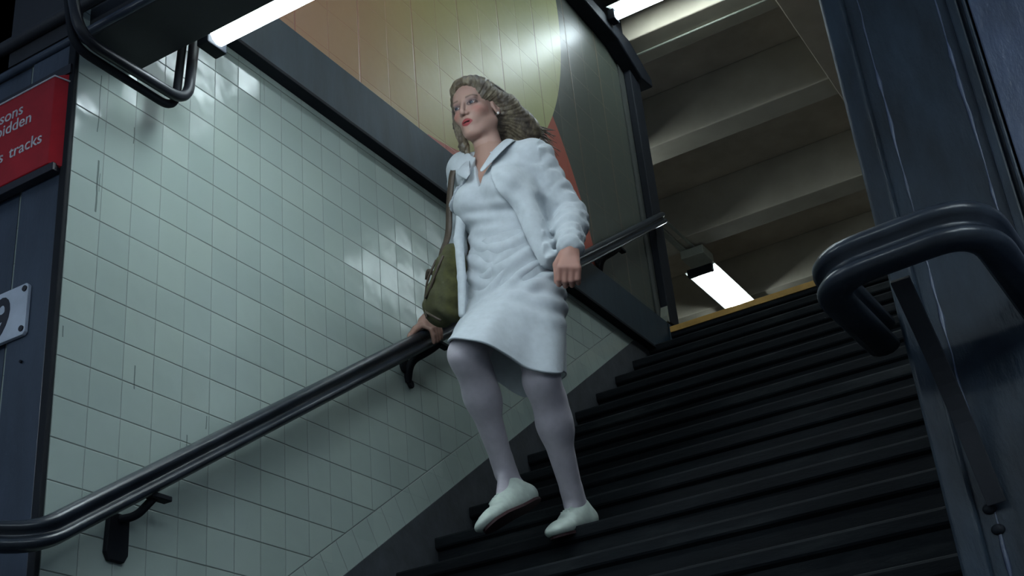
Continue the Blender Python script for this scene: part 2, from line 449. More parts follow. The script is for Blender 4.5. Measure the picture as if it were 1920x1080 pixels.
# ------------------------------------------------------------------ left handrail
PROF = []
def lobe(cx, cy, rx, ry, a0, a1, n):
    for i in range(n + 1):
        a = math.radians(a0 + (a1 - a0) * i / n); PROF.append((cx + rx * math.cos(a), cy + ry * math.sin(a)))
lobe(0, .019, .028, .018, -62, 242, 12)          # upper roll
lobe(0, -.020, .028, .017, 118, 422, 12)         # lower roll
hr = thing('handrail', (.09, 2.0, .9), 'long moulded black handrail running up the white tile wall', 'handrail')
RY, RZ = 1.965, .945
def rail_pt(y): return Vector((.09, y, RZ + .653 * (y - RY)))
bm = bmesh.new()
path = rounded_path([(.09 - .64 * .75, RY - .77 * .75, RZ), (.09, RY, RZ), rail_pt(6.26)], .06, 8)
# keep plenty of rings so the sweep stays straight
sweep(bm, path, PROF)
ro_ = from_bm('rail', bm, M['rail'], hr, True, .0)
def bracket(y, parent, style=0):
    p = rail_pt(y); bm = bmesh.new()
    if style == 0:
        prism(bm, [(y - .05, p.z - .20), (y + .0, p.z - .20), (y + .012, p.z - .18), (y + .012, p.z - .075), (y - .055, p.z - .075), (y - .062, p.z - .18)], 0, .0, .016)
        sweep(bm, rounded_path([(.012, y - .02, p.z - .09), (.05, y, p.z - .085), (.09, y + .03, p.z - .03)], .02), circ(.012, 8))
        abox(bm, (.075, y + .0, p.z - .045), (.105, y + .07, p.z - .03))
    else:
        sweep(bm, rounded_path([(.0, y - .08, p.z - .20), (.03, y - .10, p.z - .13), (.075, y - .03, p.z - .075), (.09, y + .02, p.z - .03)], .04),
              circ(.016, 8), scales=None)
        sweep(bm, [(.002, y - .10, p.z - .14), (.014, y - .10, p.z - .14)], circ(.032, 14), up=Vector((0, 0, 1)))
        sweep(bm, [(.002, y - .07, p.z - .205), (.014, y - .07, p.z - .205)], circ(.016, 12), up=Vector((0, 0, 1)))
        abox(bm, (.075, y - .01, p.z - .045), (.105, y + .07, p.z - .03))
    return from_bm('bracket', bm, M['dark'], parent, False, .003)
bracket(2.30, hr); bracket(3.72, hr, 1); bracket(5.55, hr, 1)
# ------------------------------------------------------------------ right column and its rail
rc = thing('steel_column', (2.16, 2.25, FLOOR), 'massive glossy blue-grey steel column filling the right edge', 'column')
box('face_plate', (2.035, 2.262, FLOOR), (2.298, 2.5, 3.6), M['column'], rc, .006)
bm = bmesh.new(); prism(bm, [(2.024, 2.51), (2.024, 2.25), (2.030, 2.245), (2.066, 2.245), (2.072, 2.252), (2.072, 2.262), (2.034, 2.263), (2.034, 2.51)], 2, FLOOR, 3.6)
from_bm('corner_angle', bm, M['column'], rc, False, .003)
bm = bmesh.new(); abox(bm, (2.262, 2.246, FLOOR), (2.282, 2.262, 3.6)); from_bm('corner_angle', bm, M['column'], rc, False, .004)
bm = bmesh.new(); abox(bm, (2.290, 2.236, FLOOR), (2.298, 2.262, 3.6)); from_bm('corner_angle', bm, M['column'], rc, False, .003)
bm = bmesh.new(); abox(bm, (2.302, 2.235, FLOOR), (2.70, 2.258, 3.6)); o = from_bm('side_plate', bm, M['navyrough'], rc, False, .003); o['label'] = 'blistered paler blue side plate'
rg = random.Random(11)
for x_ in (2.098, 2.243):
    bm = bmesh.new(); zz = FLOOR + .3; pts_ = []
    while zz < 3.5:
        pts_.append((x_ + rg.uniform(-.0015, .0015), 2.2625, zz)); zz += .035
    sweep(bm, pts_, circ(.0042, 6), up=Vector((0, 1, 0)), scales=[.35 + rg.random() ** 2 * 1.1 for _ in pts_])
    from_bm('paint_run', bm, M['navyrough'], rc, True)
for x, y_, z in ((2.092, 2.262, .597), (2.097, 2.262, .560)):
    bm = bmesh.new(); bmesh.ops.create_uvsphere(bm, u_segments=14, v_segments=8, radius=.012, matrix=Matrix.Translation((x, y_, z)) @ Matrix.Diagonal((1, .7, .8, 1)))
    from_bm('bolt', bm, M['dark'], rc, True)

rl = thing('guard_rail', (2.1, 1.95, .95), 'short looped black rail wrapped around the front of the big right column', 'handrail')
bm = bmesh.new()
P2 = [(a * 1.1, b * 1.1) for a, b in PROF]
sweep(bm, rounded_path([(1.985, 2.262, .955), (1.972, 1.955, .965), (2.238, 1.955, .978), (2.262, 2.262, .93)], .085, 10), P2)
from_bm('rail', bm, M['rail'], rl, True)
bm = bmesh.new()
sweep(bm, rounded_path([(2.092, 1.985, .925), (2.094, 2.16, .80), (2.108, 2.249, .60)], .10, 8), [(-.016, -.004), (.016, -.004), (.016, .004), (-.016, .004)], up=Vector((0, -1, 0)))
from_bm('strap', bm, M['lint'], rl, False, .001)

# ------------------------------------------------------------------ bent conduit pipe under the lintel
cp = thing('bent_conduit', (.15, 2.2, 2.3), 'bent black pipe hanging below the lintel in front of the tiles', 'pipe')
bm = bmesh.new()
sweep(bm, rounded_path([(.12, 1.90, 2.52), (.14, 1.93, 2.335), (.15, 2.335, 2.335), (.15, 2.365, 2.68)], .075, 10), circ(.0165, 12))
from_bm('pipe', bm, M['pipe'], cp, True)
bm = bmesh.new()
sweep(bm, rounded_path([(.085, 1.92, 2.52), (.105, 1.94, 2.325), (.118, 2.315, 2.315), (.122, 2.345, 2.68)], .06, 8), circ(.013, 12))
from_bm('pipe', bm, M['dark'], cp, True)


# ------------------------------------------------------------------ fluorescent fixtures
def fixture(name, c, length, axis, label, group=None, tray_up=True, caps=True, w=.07, edge=.028, tubes=1, tr=.019):
    """tray open downwards with one tube; c = centre of the tube"""
    t = thing(name, c, label, 'light', group)
    h = length / 2; cx, cy, cz = c
    prof = [(-w, edge), (-w + .004, edge), (-.030, .050), (.030, .050), (w - .004, edge), (w, edge), (.034, .060), (-.034, .060)]
    bm = bmesh.new()
    ax = Vector((1, 0, 0)) if axis == 'x' else Vector((0, 1, 0))
    C_ = Vector(c)
    sweep(bm, [C_ - ax * (h + .03), C_ + ax * (h + .03)], prof)
    from_bm('tray', bm, M['tray'], t)
    sd_ = Vector((0, 1, 0)) if axis == 'x' else Vector((1, 0, 0)); T_ = []
    for q_ in range(tubes):
        o_ = sd_ * ((q_ - (tubes - 1) / 2) * tr * 2.6); T_.append(o_)
        bm = bmesh.new(); sweep(bm, [C_ - ax * h + o_, C_ + ax * h + o_], circ(tr, 14)); from_bm('tube', bm, M['tube'], t, True)
    if caps:
        for s in (-1, 1):
            hw = sd_ * (w * .8 if tubes > 1 else tr * 1.3); p0 = C_ + ax * s * h; p1 = C_ + ax * s * (h + .045)
            lo_ = [min(p0[i], p1[i]) - abs(hw[i]) for i in range(3)]; hi_ = [max(p0[i], p1[i]) + abs(hw[i]) for i in range(3)]
            lo_[2] = cz - tr * 1.3; hi_[2] = cz + tr * 1.3
            box('lamp_holder', lo_, hi_, M['dark'], t, .004)
    return t
G = 'fluorescent lamps of the upper ceiling row'
fixture('fluorescent_lamp', (-.775, 9.87, 4.93), 1.2, 'y', 'lit fluorescent lamp hanging just above the yellow top step edge', G, w=.14, tubes=2, tr=.026, edge=.022)
fixture('fluorescent_lamp', (-.775, 7.40, 4.93), 1.2, 'y', 'fluorescent lamp mostly hidden behind the black post', G, w=.14, tubes=2, tr=.026, edge=.022)
fixture('fluorescent_lamp', (.75, 5.90, 4.99), 1.2, 'x', 'lit fluorescent lamp at the top edge right of the mural wall', w=.08, tr=.028)
fixture('fluorescent_lamp', (.865, 2.335, 2.530), 1.2, 'x', 'bright fluorescent lamp behind the dark lintel at upper left', w=.05, tr=.032)
fixture('fluorescent_lamp', (2.75, 7.80, 4.95), 1.2, 'y', 'fluorescent lamp over the right side of the upper floor')
GS = 'added unseen lamps high over the stair well'  # unseen lamps added to light wall and figure from above
for y_, lb in ((2.9, 'nearer triple tray of the two added unseen above the stair well'), (4.3, 'farther lamp of the two added unseen above the stair well')):
    fixture('fluorescent_lamp', (2.0, y_, 4.80), 1.2, 'y', lb.replace('triple tray', 'lamp'), GS, w=.09, tubes=2)
fixture('fluorescent_lamp', (.60, 3.2, 5.1), 1.2, 'y', 'fluorescent lamp over the stair beside the mural wall')
GP = 'added unseen lamps over the platform'  # unseen lamps added to fill the lower wall, figure and rails
for x_, y_, lb in ((4.0, .6, 'added unseen lamp right of the big column, nearest to it'), (3.7, -.5, 'added unseen lamp right of the big column, in the middle row'),
                   (-.6, -.3, 'added unseen lamp in front of the dark sign column'), (4.2, -1.6, 'added unseen lamp at the right end of the rearmost row'),
                   (1.2, -1.6, 'added unseen lamp in the rearmost row behind the stair foot'), (5.2, .2, 'added unseen lamp farthest out to the right')):
    fixture('fluorescent_lamp', (x_, y_, 2.35), 1.2, 'x', lb, GP, w=.11, tubes=3)

cpi = tube('highlight_strip', [(-.2, 6.33, 4.99), (1.0, 6.33, 4.99)], .007, M['galv']); tag(cpi, 'thin pale strip added as the highlight under the nearest upper ceiling beam', 'pipe')  # highlight line along the beam underside, added as a pale rod
cw = thing('lamp_raceway', (-.775, 8.65, 5.0), 'grey raceway with a junction box linking the upper ceiling lamps', 'conduit')
bm = bmesh.new(); abox(bm, (-.80, 8.06, 4.975), (-.75, 9.20, 5.0)); from_bm('channel', bm, M['galv'], cw, False, .003)
bm = bmesh.new(); abox(bm, (-.70, 8.06, 4.985), (-.675, 9.0, 5.0)); from_bm('pipe', bm, M['galv'], cw, False, .005)
box('junction_box', (-.80, 8.90, 4.90), (-.60, 9.12, 4.9749), M['galv'], cw, .006)

# ================================================================== figure: implicit surfaces
class SDF:
    def __init__(s, xs, ys, zs):
        s.g = [np.asarray(a, dtype=np.float32) for a in (xs, ys, zs)]
        s.v = np.ones([len(a) for a in s.g], dtype=np.float32)
    def blk(s, lo, hi):
        sl = tuple(slice(max(0, int(np.searchsorted(a, l)) - 1), int(np.searchsorted(a, h)) + 1) for a, l, h in zip(s.g, lo, hi))
        X = s.g[0][sl[0]][:, None, None]; Y = s.g[1][sl[1]][None, :, None]; Z = s.g[2][sl[2]][None, None, :]
        return sl, X, Y, Z
    def op(s, fn, lo, hi, k, sub=False, marg=.045):
        lo = [a - marg for a in lo]; hi = [a + marg for a in hi]
        sl, X, Y, Z = s.blk(lo, hi)
        if min(b.stop - b.start for b in sl) < 2: return
        d = fn(X, Y, Z); v = s.v[sl]
        k = max(k, 1e-5)
        if sub:
            d = -d; h = np.clip(.5 - .5 * (d - v) / k, 0, 1); s.v[sl] = d * (1 - h) + v * h + k * h * (1 - h)
        else:
            h = np.clip(.5 + .5 * (d - v) / k, 0, 1); s.v[sl] = d * (1 - h) + v * h - k * h * (1 - h)
    def cone(s, a, b, ra, rb, k=.02, sub=False):
        a = Vector(a); b = Vector(b); R = max(ra, rb); ba = b - a; L2 = ba.length_squared + 1e-9
        def fn(X, Y, Z):
            x, y, z = X - a.x, Y - a.y, Z - a.z
            t = np.clip((x * ba.x + y * ba.y + z * ba.z) / L2, 0, 1)
            return np.sqrt((x - t * ba.x) ** 2 + (y - t * ba.y) ** 2 + (z - t * ba.z) ** 2) - (ra + (rb - ra) * t)
        s.op(fn, [min(a[i], b[i]) - R for i in range(3)], [max(a[i], b[i]) + R for i in range(3)], k, sub)
    def ell(s, c, r, M3=None, k=.02, sub=False):
        c = Vector(c); R = max(r)
        if M3 is None: M3 = Matrix.Identity(3)
        A = [M3.col[i] for i in range(3)]
        def fn(X, Y, Z):
            x, y, z = X - c.x, Y - c.y, Z - c.z
            q = [x * A[i].x + y * A[i].y + z * A[i].z for i in range(3)]
            k0 = np.sqrt(sum((q[i] / r[i]) ** 2 for i in range(3)) + 1e-9)
            k1 = np.sqrt(sum((q[i] / r[i] ** 2) ** 2 for i in range(3)) + 1e-9)
            return k0 * (k0 - 1) / k1
        ex = [sum(abs(A[j][i]) * r[j] for j in range(3)) for i in range(3)]
        s.op(fn, [c[i] - ex[i] for i in range(3)], [c[i] + ex[i] for i in range(3)], k, sub)
    def allop(s, fn):
        X = s.g[0][:, None, None]; Y = s.g[1][None, :, None]; Z = s.g[2][None, None, :]
        s.v = fn(s.v, X, Y, Z).astype(np.float32)
    def mesh(s, name):
        v = s.v; ins = v < 0
        c = ins.astype(np.uint8); n = c[:-1, :-1, :-1].copy()
        offs = [(i, j, k) for i in (0, 1) for j in (0, 1) for k in (0, 1)]
        n[:] = 0
        sh = tuple(d - 1 for d in v.shape)
        def cr(o): return tuple(slice(o[i], o[i] + sh[i]) for i in range(3))
        for o in offs: n += c[cr(o)]
        act = (n > 0) & (n < 8); idx = np.argwhere(act)
        num = np.full(sh, -1, dtype=np.int32); num[act] = np.arange(len(idx))
        P = np.zeros((len(idx), 3)); W = np.zeros(len(idx))
        corner = {o: v[idx[:, 0] + o[0], idx[:, 1] + o[1], idx[:, 2] + o[2]] for o in offs}
        for a in offs:
            for ax in range(3):
                if a[ax]: continue
                b = list(a); b[ax] = 1; b = tuple(b)
                va, vb = corner[a], corner[b]; m = (va < 0) != (vb < 0)
                t = np.where(m, va / (va - vb + 1e-12), 0)
                p = np.empty((len(idx), 3))
                for d in range(3):
                    g = s.g[d]; ga = g[idx[:, d] + a[d]]; gb = g[idx[:, d] + b[d]]
                    p[:, d] = ga + (gb - ga) * t
                P[m] += p[m]; W[m] += 1
        P /= W[:, None]
        quads = []
        for ax in range(3):
            o1, o2 = [d for d in range(3) if d != ax]
            sa = [slice(None)] * 3; sb = [slice(None)] * 3
            sa[ax] = slice(0, v.shape[ax] - 1); sb[ax] = slice(1, v.shape[ax])
            e = ins[tuple(sa)] != ins[tuple(sb)]; q = np.argwhere(e)
            q = q[(q[:, o1] > 0) & (q[:, o2] > 0) & (q[:, o1] < v.shape[o1] - 1) & (q[:, o2] < v.shape[o2] - 1)]
            def nb(d1, d2):
                r = q.copy(); r[:, o1] -= d1; r[:, o2] -= d2; return num[r[:, 0], r[:, 1], r[:, 2]]
            F = np.stack([nb(1, 1), nb(0, 1), nb(0, 0), nb(1, 0)], 1)
            pos = ins[q[:, 0], q[:, 1], q[:, 2]]
            if ax == 1: pos = ~pos
            F[~pos] = F[~pos][:, ::-1]
            quads.append(F)
        F = np.concatenate(quads); F = F[(F >= 0).all(1)]
        me = bpy.data.meshes.new(name)
        me.vertices.add(len(P)); me.vertices.foreach_set('co', P.astype(np.float32).ravel())
        me.loops.add(len(F) * 4); me.loops.foreach_set('vertex_index', F.astype(np.int32).ravel())
        me.polygons.add(len(F)); me.polygons.foreach_set('loop_start', np.arange(0, len(F) * 4, 4, dtype=np.int32))
        me.polygons.foreach_set('loop_total', np.full(len(F), 4, dtype=np.int32))
        me.update(calc_edges=True); me.validate()
        return me, P


def axis_grid(lo, hi, step, dense=None):
    """rectilinear axis, finer inside the dense intervals"""
    out = [lo]
    while out[-1] < hi:
        x = out[-1]; st_ = step
        for a, b, f in dense or []:
            if a <= x <= b: st_ = min(st_, f)
        out.append(x + st_)
    return out


def smooth_mod(o, it=4, f=.5):
    m = o.modifiers.new('smooth', 'SMOOTH'); m.iterations = it; m.factor = f


# joints ------------------------------------------------------------
pel = at(964, 548, 3.43); nck = at(924, 296, 3.38)
U = (nck - pel).normalized()
Fw = Vector((-.10, -1, 0)); Fw = (Fw - U * Fw.dot(U)).normalized()
Lf = Fw.cross(U).normalized()                 # check: her left
if Lf.x < 0: Lf = -Lf
B3 = Matrix((Lf, Fw, U)).transposed()         # columns: left, forward, up
def B(l, f, u): return pel + Lf * l + Fw * f + U * u
TL = (nck - pel).length
shL = at(1003, 300, 3.42); shR = at(874, 322, 3.40)
elL = at(1068, 405, 3.50); wrL = at(1069, 468, 3.34)
elR = at(866, 455, 3.62); wrR = at(812, 588, 3.63)
hpL = B(.085, 0, -.03); hpR = B(-.085, 0, -.03)
knL = at(1016, 712, 3.30); anL = at(1078, 942, 3.57)
knR = at(876, 664, 3.12); anR = at(948, 884, 3.40)
heL = at(1104, 976, 3.63); toL = at(1042, 988, 3.46)
heR = at(992, 930, 3.43); toR = at(905, 975, 3.20)
hC = at(893, 208, 3.325)                       # head centre, at eye level
ya = math.radians(-3); pi_ = math.radians(-13)
Hf = Vector((math.sin(ya) * math.cos(pi_), -math.cos(ya) * math.cos(pi_), math.sin(pi_)))
Hl = Hf.cross(Vector((0, 0, 1))).normalized()
if Hl.x < 0: Hl = -Hl
Hu = Hl.cross(Hf).normalized()
if Hu.z < 0: Hu = -Hu
H3 = Matrix((Hl, Hf, Hu)).transposed()
HS = 1.02
def H(l, f, u): return hC + (Hl * l + Hf * f + Hu * u) * HS
def hloc(P):
    D = (np.asarray(P) - np.array(hC)) / HS
    return D @ np.array(Hl), D @ np.array(Hf), D @ np.array(Hu)


def legs(s, off=0.0, k=.03):
    for h, kn, an, sd in ((hpL, knL, anL, 1), (hpR, knR, anR, -1)):
        sh = (an - kn); sn = sh.normalized(); back = (Vector((.05, 1, 0)) - sn * Vector((.05, 1, 0)).dot(sn)).normalized()
        s.cone(h, kn + (h - kn) * .18, .076 + off, .056 + off, k)
        s.cone(kn + (h - kn) * .2, kn, .058 + off, .050 + off, k)
        s.cone(kn - back * .006, kn - back * .006 + sh * .05, .047 + off, .045 + off, k)   # kneecap
        s.cone(kn, kn + sh * .35, .048 + off, .047 + off, k)
        s.cone(kn + sh * .18 + back * .018, kn + sh * .42 + back * .016, .048 + off, .046 + off, k)  # calf
        s.cone(kn + sh * .35, an, .047 + off, .031 + off, k)
        s.cone(kn + sh * .9, an + sh * .06, .031 + off, .033 + off, .015)


def feet(s, off=0.0, kx=.02):
    for he, to, an in ((heL, toL, anL), (heR, toR, anR)):
        d = (to - he)
        s.cone(an, he + (an - he) * .25, .031 + off, .030 + off, kx)
        s.cone(he, he + d * .5, .029 + off, .030 + off, kx)
        s.cone(an, he + d * .62 , .033 + off, .030 + off, kx)
        s.cone(he + d * .5, to, .032 + off, .024 + off, kx)


def torso(s, off=0.0, k=.04):
    s.ell(B(0, -.005, -.02), (.162 + off, .115 + off, .115 + off), B3, k)
    s.ell(B(0, 0, TL * .32), (.126 + off, .092 + off, .16 + off), B3, k)
    s.ell(B(0, -.005, TL * .66), (.138 + off, .102 + off, .155 + off), B3, k)
    s.cone(shL + (nck - shL) * .1, shL + (shR - shL) * .5 - Fw * .01, .050 + off, .058 + off, k)
    s.cone(shR + (nck - shR) * .1, shR + (shL - shR) * .5 - Fw * .01, .050 + off, .058 + off, k)
    for sd in (-1, 1): s.ell(B(sd * .068, .072, TL * .66), (.058 + off, .05 + off, .056 + off), B3, .03)


def arms(s, off=0.0, k=.025, upto=1.0):
    for a, b, c in ((shL, elL, wrL), (shR, elR, wrR)):
        s.cone(a, b, .048 + off, .037 + off, k)
        s.cone(b, b + (c - b) * .35, .037 + off, .036 + off, k)
        s.cone(b + (c - b) * .3, b + (c - b) * upto, .036 + off, .026 + off, k)


def finger(s, pts, r0, r1):
    n = len(pts) - 1
    for i in range(n):
        s.cone(pts[i], pts[i + 1], r0 + (r1 - r0) * i / n, r0 + (r1 - r0) * (i + 1) / n, .003 if i else .008)


def hand_fist(s):
    # relaxed left hand hanging from the sleeve, fingers curled back
    d = Vector((-.02, -.30, -1)).normalized()         # down along the hand
    side = Vector((1, -.25, .05)).normalized()        # towards the little finger .. outwards
    side = (side - d * side.dot(d)).normalized()
    palm = Vector((-.45, .9, 0)); palm = (palm - d * palm.dot(d)).normalized()   # palm faces back and in
    side = d.cross(palm).normalized()
    if side.x < 0: side = -side
    w = wrL
    s.cone(w - d * .03, w + d * .02, .026, .024, .015)
    for t in (-.026, -.009, .009, .025):
        s.cone(w + d * .01 + side * t * .6, w + d * .078 + side * t, .0155, .013, .010)
    for i, (t, L) in enumerate(((-.031, .92), (-.0105, 1.0), (.0105, .95), (.030, .8))):
        k0 = w + d * .082 + side * t
        p1 = k0 + (d * .72 + palm * .62).normalized() * .040 * L
        p2 = p1 + (d * -.05 + palm * 1).normalized() * .026 * L
        p3 = p2 + (-d * .8 + palm * .2).normalized() * .020 * L
        finger(s, [k0, p1, p2, p3], .0105, .0078)
    b = w + d * .025 - side * .026
    finger(s, [b, b + (d * .7 - side * .45 + palm * .45).normalized() * .036, b + (d * .7 - side * .45 + palm * .45).normalized() * .036 + (d * .9 + palm * .35 + side * .12).normalized() * .03,
               b + d * .075 - side * .014 + palm * .045], .013, .009)


def hand_rail(s):
    # right hand closed over the top of the moulded rail
    rd = Vector((0, 1, .653)).normalized(); c = rail_pt(3.655)
    up = Vector((0, -.653, 1)).normalized(); x = Vector((1, 0, 0))
    top = c + up * .050
    s.cone(wrR, top + x * .01 + up * .012, .026, .022, .015)
    for t in (-.030, -.010, .010, .028):
        s.cone(top + x * .018 + rd * t * .8 + up * .004, top - x * .018 + rd * t + up * .0, .015, .012, .010)
    for i, (t, L) in enumerate(((-.034, .92), (-.012, 1.0), (.0095, .95), (.030, .8))):
        # fingers go over and down the wall side and the near side edge
        k0 = top + x * .024 + rd * t
        p1 = c + x * .047 + up * .030 + rd * t
        p2 = c + x * .045 + up * (.004 + .006 * (1 - L)) + rd * t
        p3 = c + x * .038 - up * (.022 * L) + rd * t
        finger(s, [k0, p1, p2, p3], .0105, .0078)
    b = top - rd * .035
    finger(s, [b, b - rd * .03 - up * .004 - x * .005, b - rd * .055 - up * .012 - x * .010, b - rd * .072 - up * .020 - x * .012], .013, .009)


def head(s):
    E = lambda c, r, k=.012, sub=False, m=None: s.ell(H(*c), tuple(a * HS for a in r), H3 if m is None else m, k, sub)
    C = lambda a, b, r0, r1, k=.008, sub=False: s.cone(H(*a), H(*b), r0 * HS, r1 * HS, k, sub)
    s.cone(H(0, -.022, -.06), nck + Fw * .005 - U * .02, .047, .053, .03)     # neck
    E((0, -.018, .030), (.070, .090, .085), .02)
    E((0, .022, -.035), (.056, .060, .075), .03)
    E((0, .048, .040), (.050, .036, .045), .02)      # forehead
    for q in (-1, 1):
        C((q * .050, -.010, -.055), (q * .022, .055, -.096), .016, .014, .025)   # jaw line
        E((q * .036, .052, -.026), (.024, .024, .020), .018)                      # cheek
    E((0, .066, -.098), (.020, .018, .015), .018)    # chin
    E((0, .066, -.062), (.027, .020, .026), .018)    # muzzle
    C((-.036, .070, .020), (.036, .070, .020), .009, .009, .014)   # brow
    for q in (-1, 1):
        E((q * .031, .094, .000), (.017, .016, .011), .012, True)
        E((q * .031, .0655, .000), (.0165, .0165, .0150), .003)                # lids over the eyeball
        E((q * .0315, .0800, -.0005), (.0125, .0075, .0042), .002, True)        # eye opening
    C((0, .080, .012), (0, .100, -.030), .0065, .0085, .010)
    E((0, .099, -.033), (.009, .009, .0075), .006)
    for q in (-1, 1):
        E((q * .0115, .089, -.036), (.0068, .0085, .0065), .005)
        E((q * .0065, .094, -.043), (.0030, .0045, .0030), .002, True)
    # lips, slightly parted
    C((-.017, .080, -.0620), (-.004, .0875, -.0595), .0040, .0052, .004)
    C((.017, .080, -.0620), (.004, .0875, -.0595), .0040, .0052, .004)
    C((-.014, .079, -.0715), (.014, .079, -.0715), .0062, .0062, .004)
    C((-.012, .085, -.0655), (.012, .085, -.0655), .0018, .0018, .0015, True)
    for q in (-1, 1):
        me_ = H3 @ Euler((math.radians(-12), math.radians(0), math.radians(q * 18))).to_matrix()
        E((q * .073, -.012, -.010), (.006, .017, .030), .006, False, me_)
        E((q * .078, -.010, -.006), (.004, .009, .017), .003, True, me_)


# ---- skin with blush, lips and lid make-up, with the eyes' shade painted into the lids
def mat_skin():
    n = NT('skin'); vc = n.n('ShaderNodeVertexColor', layer_name='tint')
    n.l(vc.outputs[0], n.b.inputs['Base Color']); n.set(.5, .35, Subsurface_Weight=.12, Subsurface_Scale=.01)
    n.b.inputs['Subsurface Radius'].default_value = (1, .35, .2)
    n.bump(n.noise(300, 2), .08, .001); return n.m
M['skin'] = mat_skin()
def cloth(name, c, scale=420, bs=.3, rough=.85, var=.06):
    n = NT(name); wv = n.n('ShaderNodeTexWave'); wv.inputs['Scale'].default_value = scale; n.l(n.coord()[0], wv.inputs[0])
    f = n.noise(40, 5); n.base(n.ramp(f, [(.3, tuple(x * (1 - var) for x in c)), (.7, tuple(x * (1 + var) for x in c))]))
    n.set(rough, .2, 0, Sheen_Weight=.15); n.bump(n.math('ADD', n.math('MULTIPLY', wv.outputs['Fac'], .3), n.noise(55, 5)), bs, .003); return n.m
M['dress'] = cloth('white uniform cotton', (.50, .535, .57))
M['cardi'] = cloth('white knitted wool', (.56, .60, .635), 300, .5)
M['stock'] = cloth('pale lilac stockings', (.58, .53, .58), 500, .05, .6)
M['shoe'] = plain('white shoe leather', (.62, .70, .62), .45, .08, 40)
M['sole'] = plain('dark red brown rubber sole', (.05, .02, .022), .7)
M['bag'] = cloth('olive green canvas', (.090, .088, .024), 350, .9, .9, .25)
M['leather'] = plain('brown leather', (.075, .055, .04), .5, .3, 60)
n = NT('dark blonde hair'); f = n.noise(26, 6, .7, stretch=(1, 1, .35))
n.base(n.ramp(f, [(.32, (.035, .026, .024)), (.48, (.11, .085, .06)), (.66, (.29, .24, .16))])); n.set(.42, .45); n.bump(n.noise(120, 4, .7, stretch=(1, 1, .3)), .6, .004)
M['hair'] = n.m
M['eye'] = plain('shaded eye white', (.30, .29, .30), .15, 0); M['iris'] = plain('dark iris', (.03, .035, .05), .1, 0)  # whites darkened to hold the shade over the eyes
M['pearl'] = plain('pearl earring', (.8, .75, .72), .25, 0)

pr = thing('person', tuple(at(1060, 998, 3.55)), 'person in white dress, cardigan and shoes walking down the stair, hand on the rail', 'person')
pr.location = Vector((.66, 3.5, 1.1615))

dx = [(hC.x - .10, hC.x + .10, .0024)]; dy = [(hC.y - .13, hC.y + .13, .0024)]; dz = [(hC.z - .14, hC.z + .13, .0024)]
s = SDF(axis_grid(.02, 1.05, .0045, dx), axis_grid(2.98, 3.80, .0045, dy), axis_grid(1.12, 2.98, .0045, dz))
torso(s, -.004); arms(s, -.003, .02); legs(s, -.004); feet(s, -.012)
s.v[:] = s.v
head(s); hand_fist(s); hand_rail(s)
me, P = s.mesh('body')
print('body verts', len(P))
l, f_, u_ = hloc(P)
base = np.array([.40, .235, .185]); colr = np.tile(base, (len(P), 1))
def blend(mask, c):
    global colr
    mask = np.clip(mask, 0, 1)[:, None]; colr = colr * (1 - mask) + np.array(c) * mask
inhead = (np.abs(u_) < .14) & (np.abs(l) < .1) & (np.abs(f_) < .13)
blend(inhead * 1.0, (.46, .285, .235))
for q in (-1, 1):
    r = ((l - q * .046) / .020) ** 2 + ((u_ + .026) / .016) ** 2
    blend(inhead * (f_ > .02) * np.exp(-r) * .55, (.42, .12, .10))
    r = ((l - q * .031) / .018) ** 2 + ((u_ - .006) / .010) ** 2
    blend(inhead * (f_ > .05) * np.exp(-r) * .9, (.13, .085, .095))  # lid make-up, deepened with painted shade around the eyes
    # eyebrow and lash line
    br = np.exp(-(((u_ - .0215 - .002 * np.cos((l - q * .034) * 90)) / .0030) ** 2)) * (np.abs(l - q * .033) < .017)
    blend(inhead * (f_ > .05) * br * .8, (.09, .06, .045))
    r = ((l - q * .0315) / .0155) ** 2 + (u_ / .0065) ** 2
    blend(inhead * (f_ > .06) * ((r > .75) & (r < 1.6)) * .75, (.05, .04, .045))
rl_ = (l / .0215) ** 2 + ((u_ + .0660) / (.0125 - .12 * np.abs(l))) ** 2
blend(inhead * (f_ > .074) * np.clip((1.15 - rl_) * 5, 0, 1), (.33, .055, .06))
blend(inhead * (f_ > .07) * (np.abs(u_ + .0657) < .0016) * (np.abs(l) < .013), (.05, .015, .015))
hd = (P[:, 0] > .6) & (P[:, 2] < wrL.z + .03) & (P[:, 2] > wrL.z - .2) & (P[:, 0] > wrL.x - .08)
blend(hd * .6, (.42, .20, .16))
ca = me.color_attributes.new('tint', 'FLOAT_COLOR', 'POINT')
buf = np.ones((len(me.vertices), 4), dtype=np.float32)
if len(me.vertices) == len(P): buf[:, :3] = colr
ca.data.foreach_set('color', buf.ravel())
body = link('body', me, M['skin'], pr, True); smooth_mod(body, 2, .4)

# eyes
for q in (-1, 1):
    bm = bmesh.new(); bmesh.ops.create_uvsphere(bm, u_segments=20, v_segments=12, radius=.0138 * HS, matrix=Matrix.Translation(H(q * .031, .0655, 0)))
    e = from_bm('eye', bm, M['eye'], pr, True)
    g = (Hf + Hl * -.12).normalized(); c = H(q * .031, .0655, 0) + g * .0105
    bm = bmesh.new(); bmesh.ops.create_uvsphere(bm, u_segments=16, v_segments=8, radius=.0078, matrix=Matrix.Translation(c) @ g.to_track_quat('Z', 'Y').to_matrix().to_4x4() @ Matrix.Diagonal((1, 1, .65, 1)))
    from_bm('iris', bm, M['iris'], e, True)
bm = bmesh.new(); bmesh.ops.create_uvsphere(bm, u_segments=12, v_segments=8, radius=.005, matrix=Matrix.Translation(H(.079, -.006, -.040)))
from_bm('earring', bm, M['pearl'], pr, True)

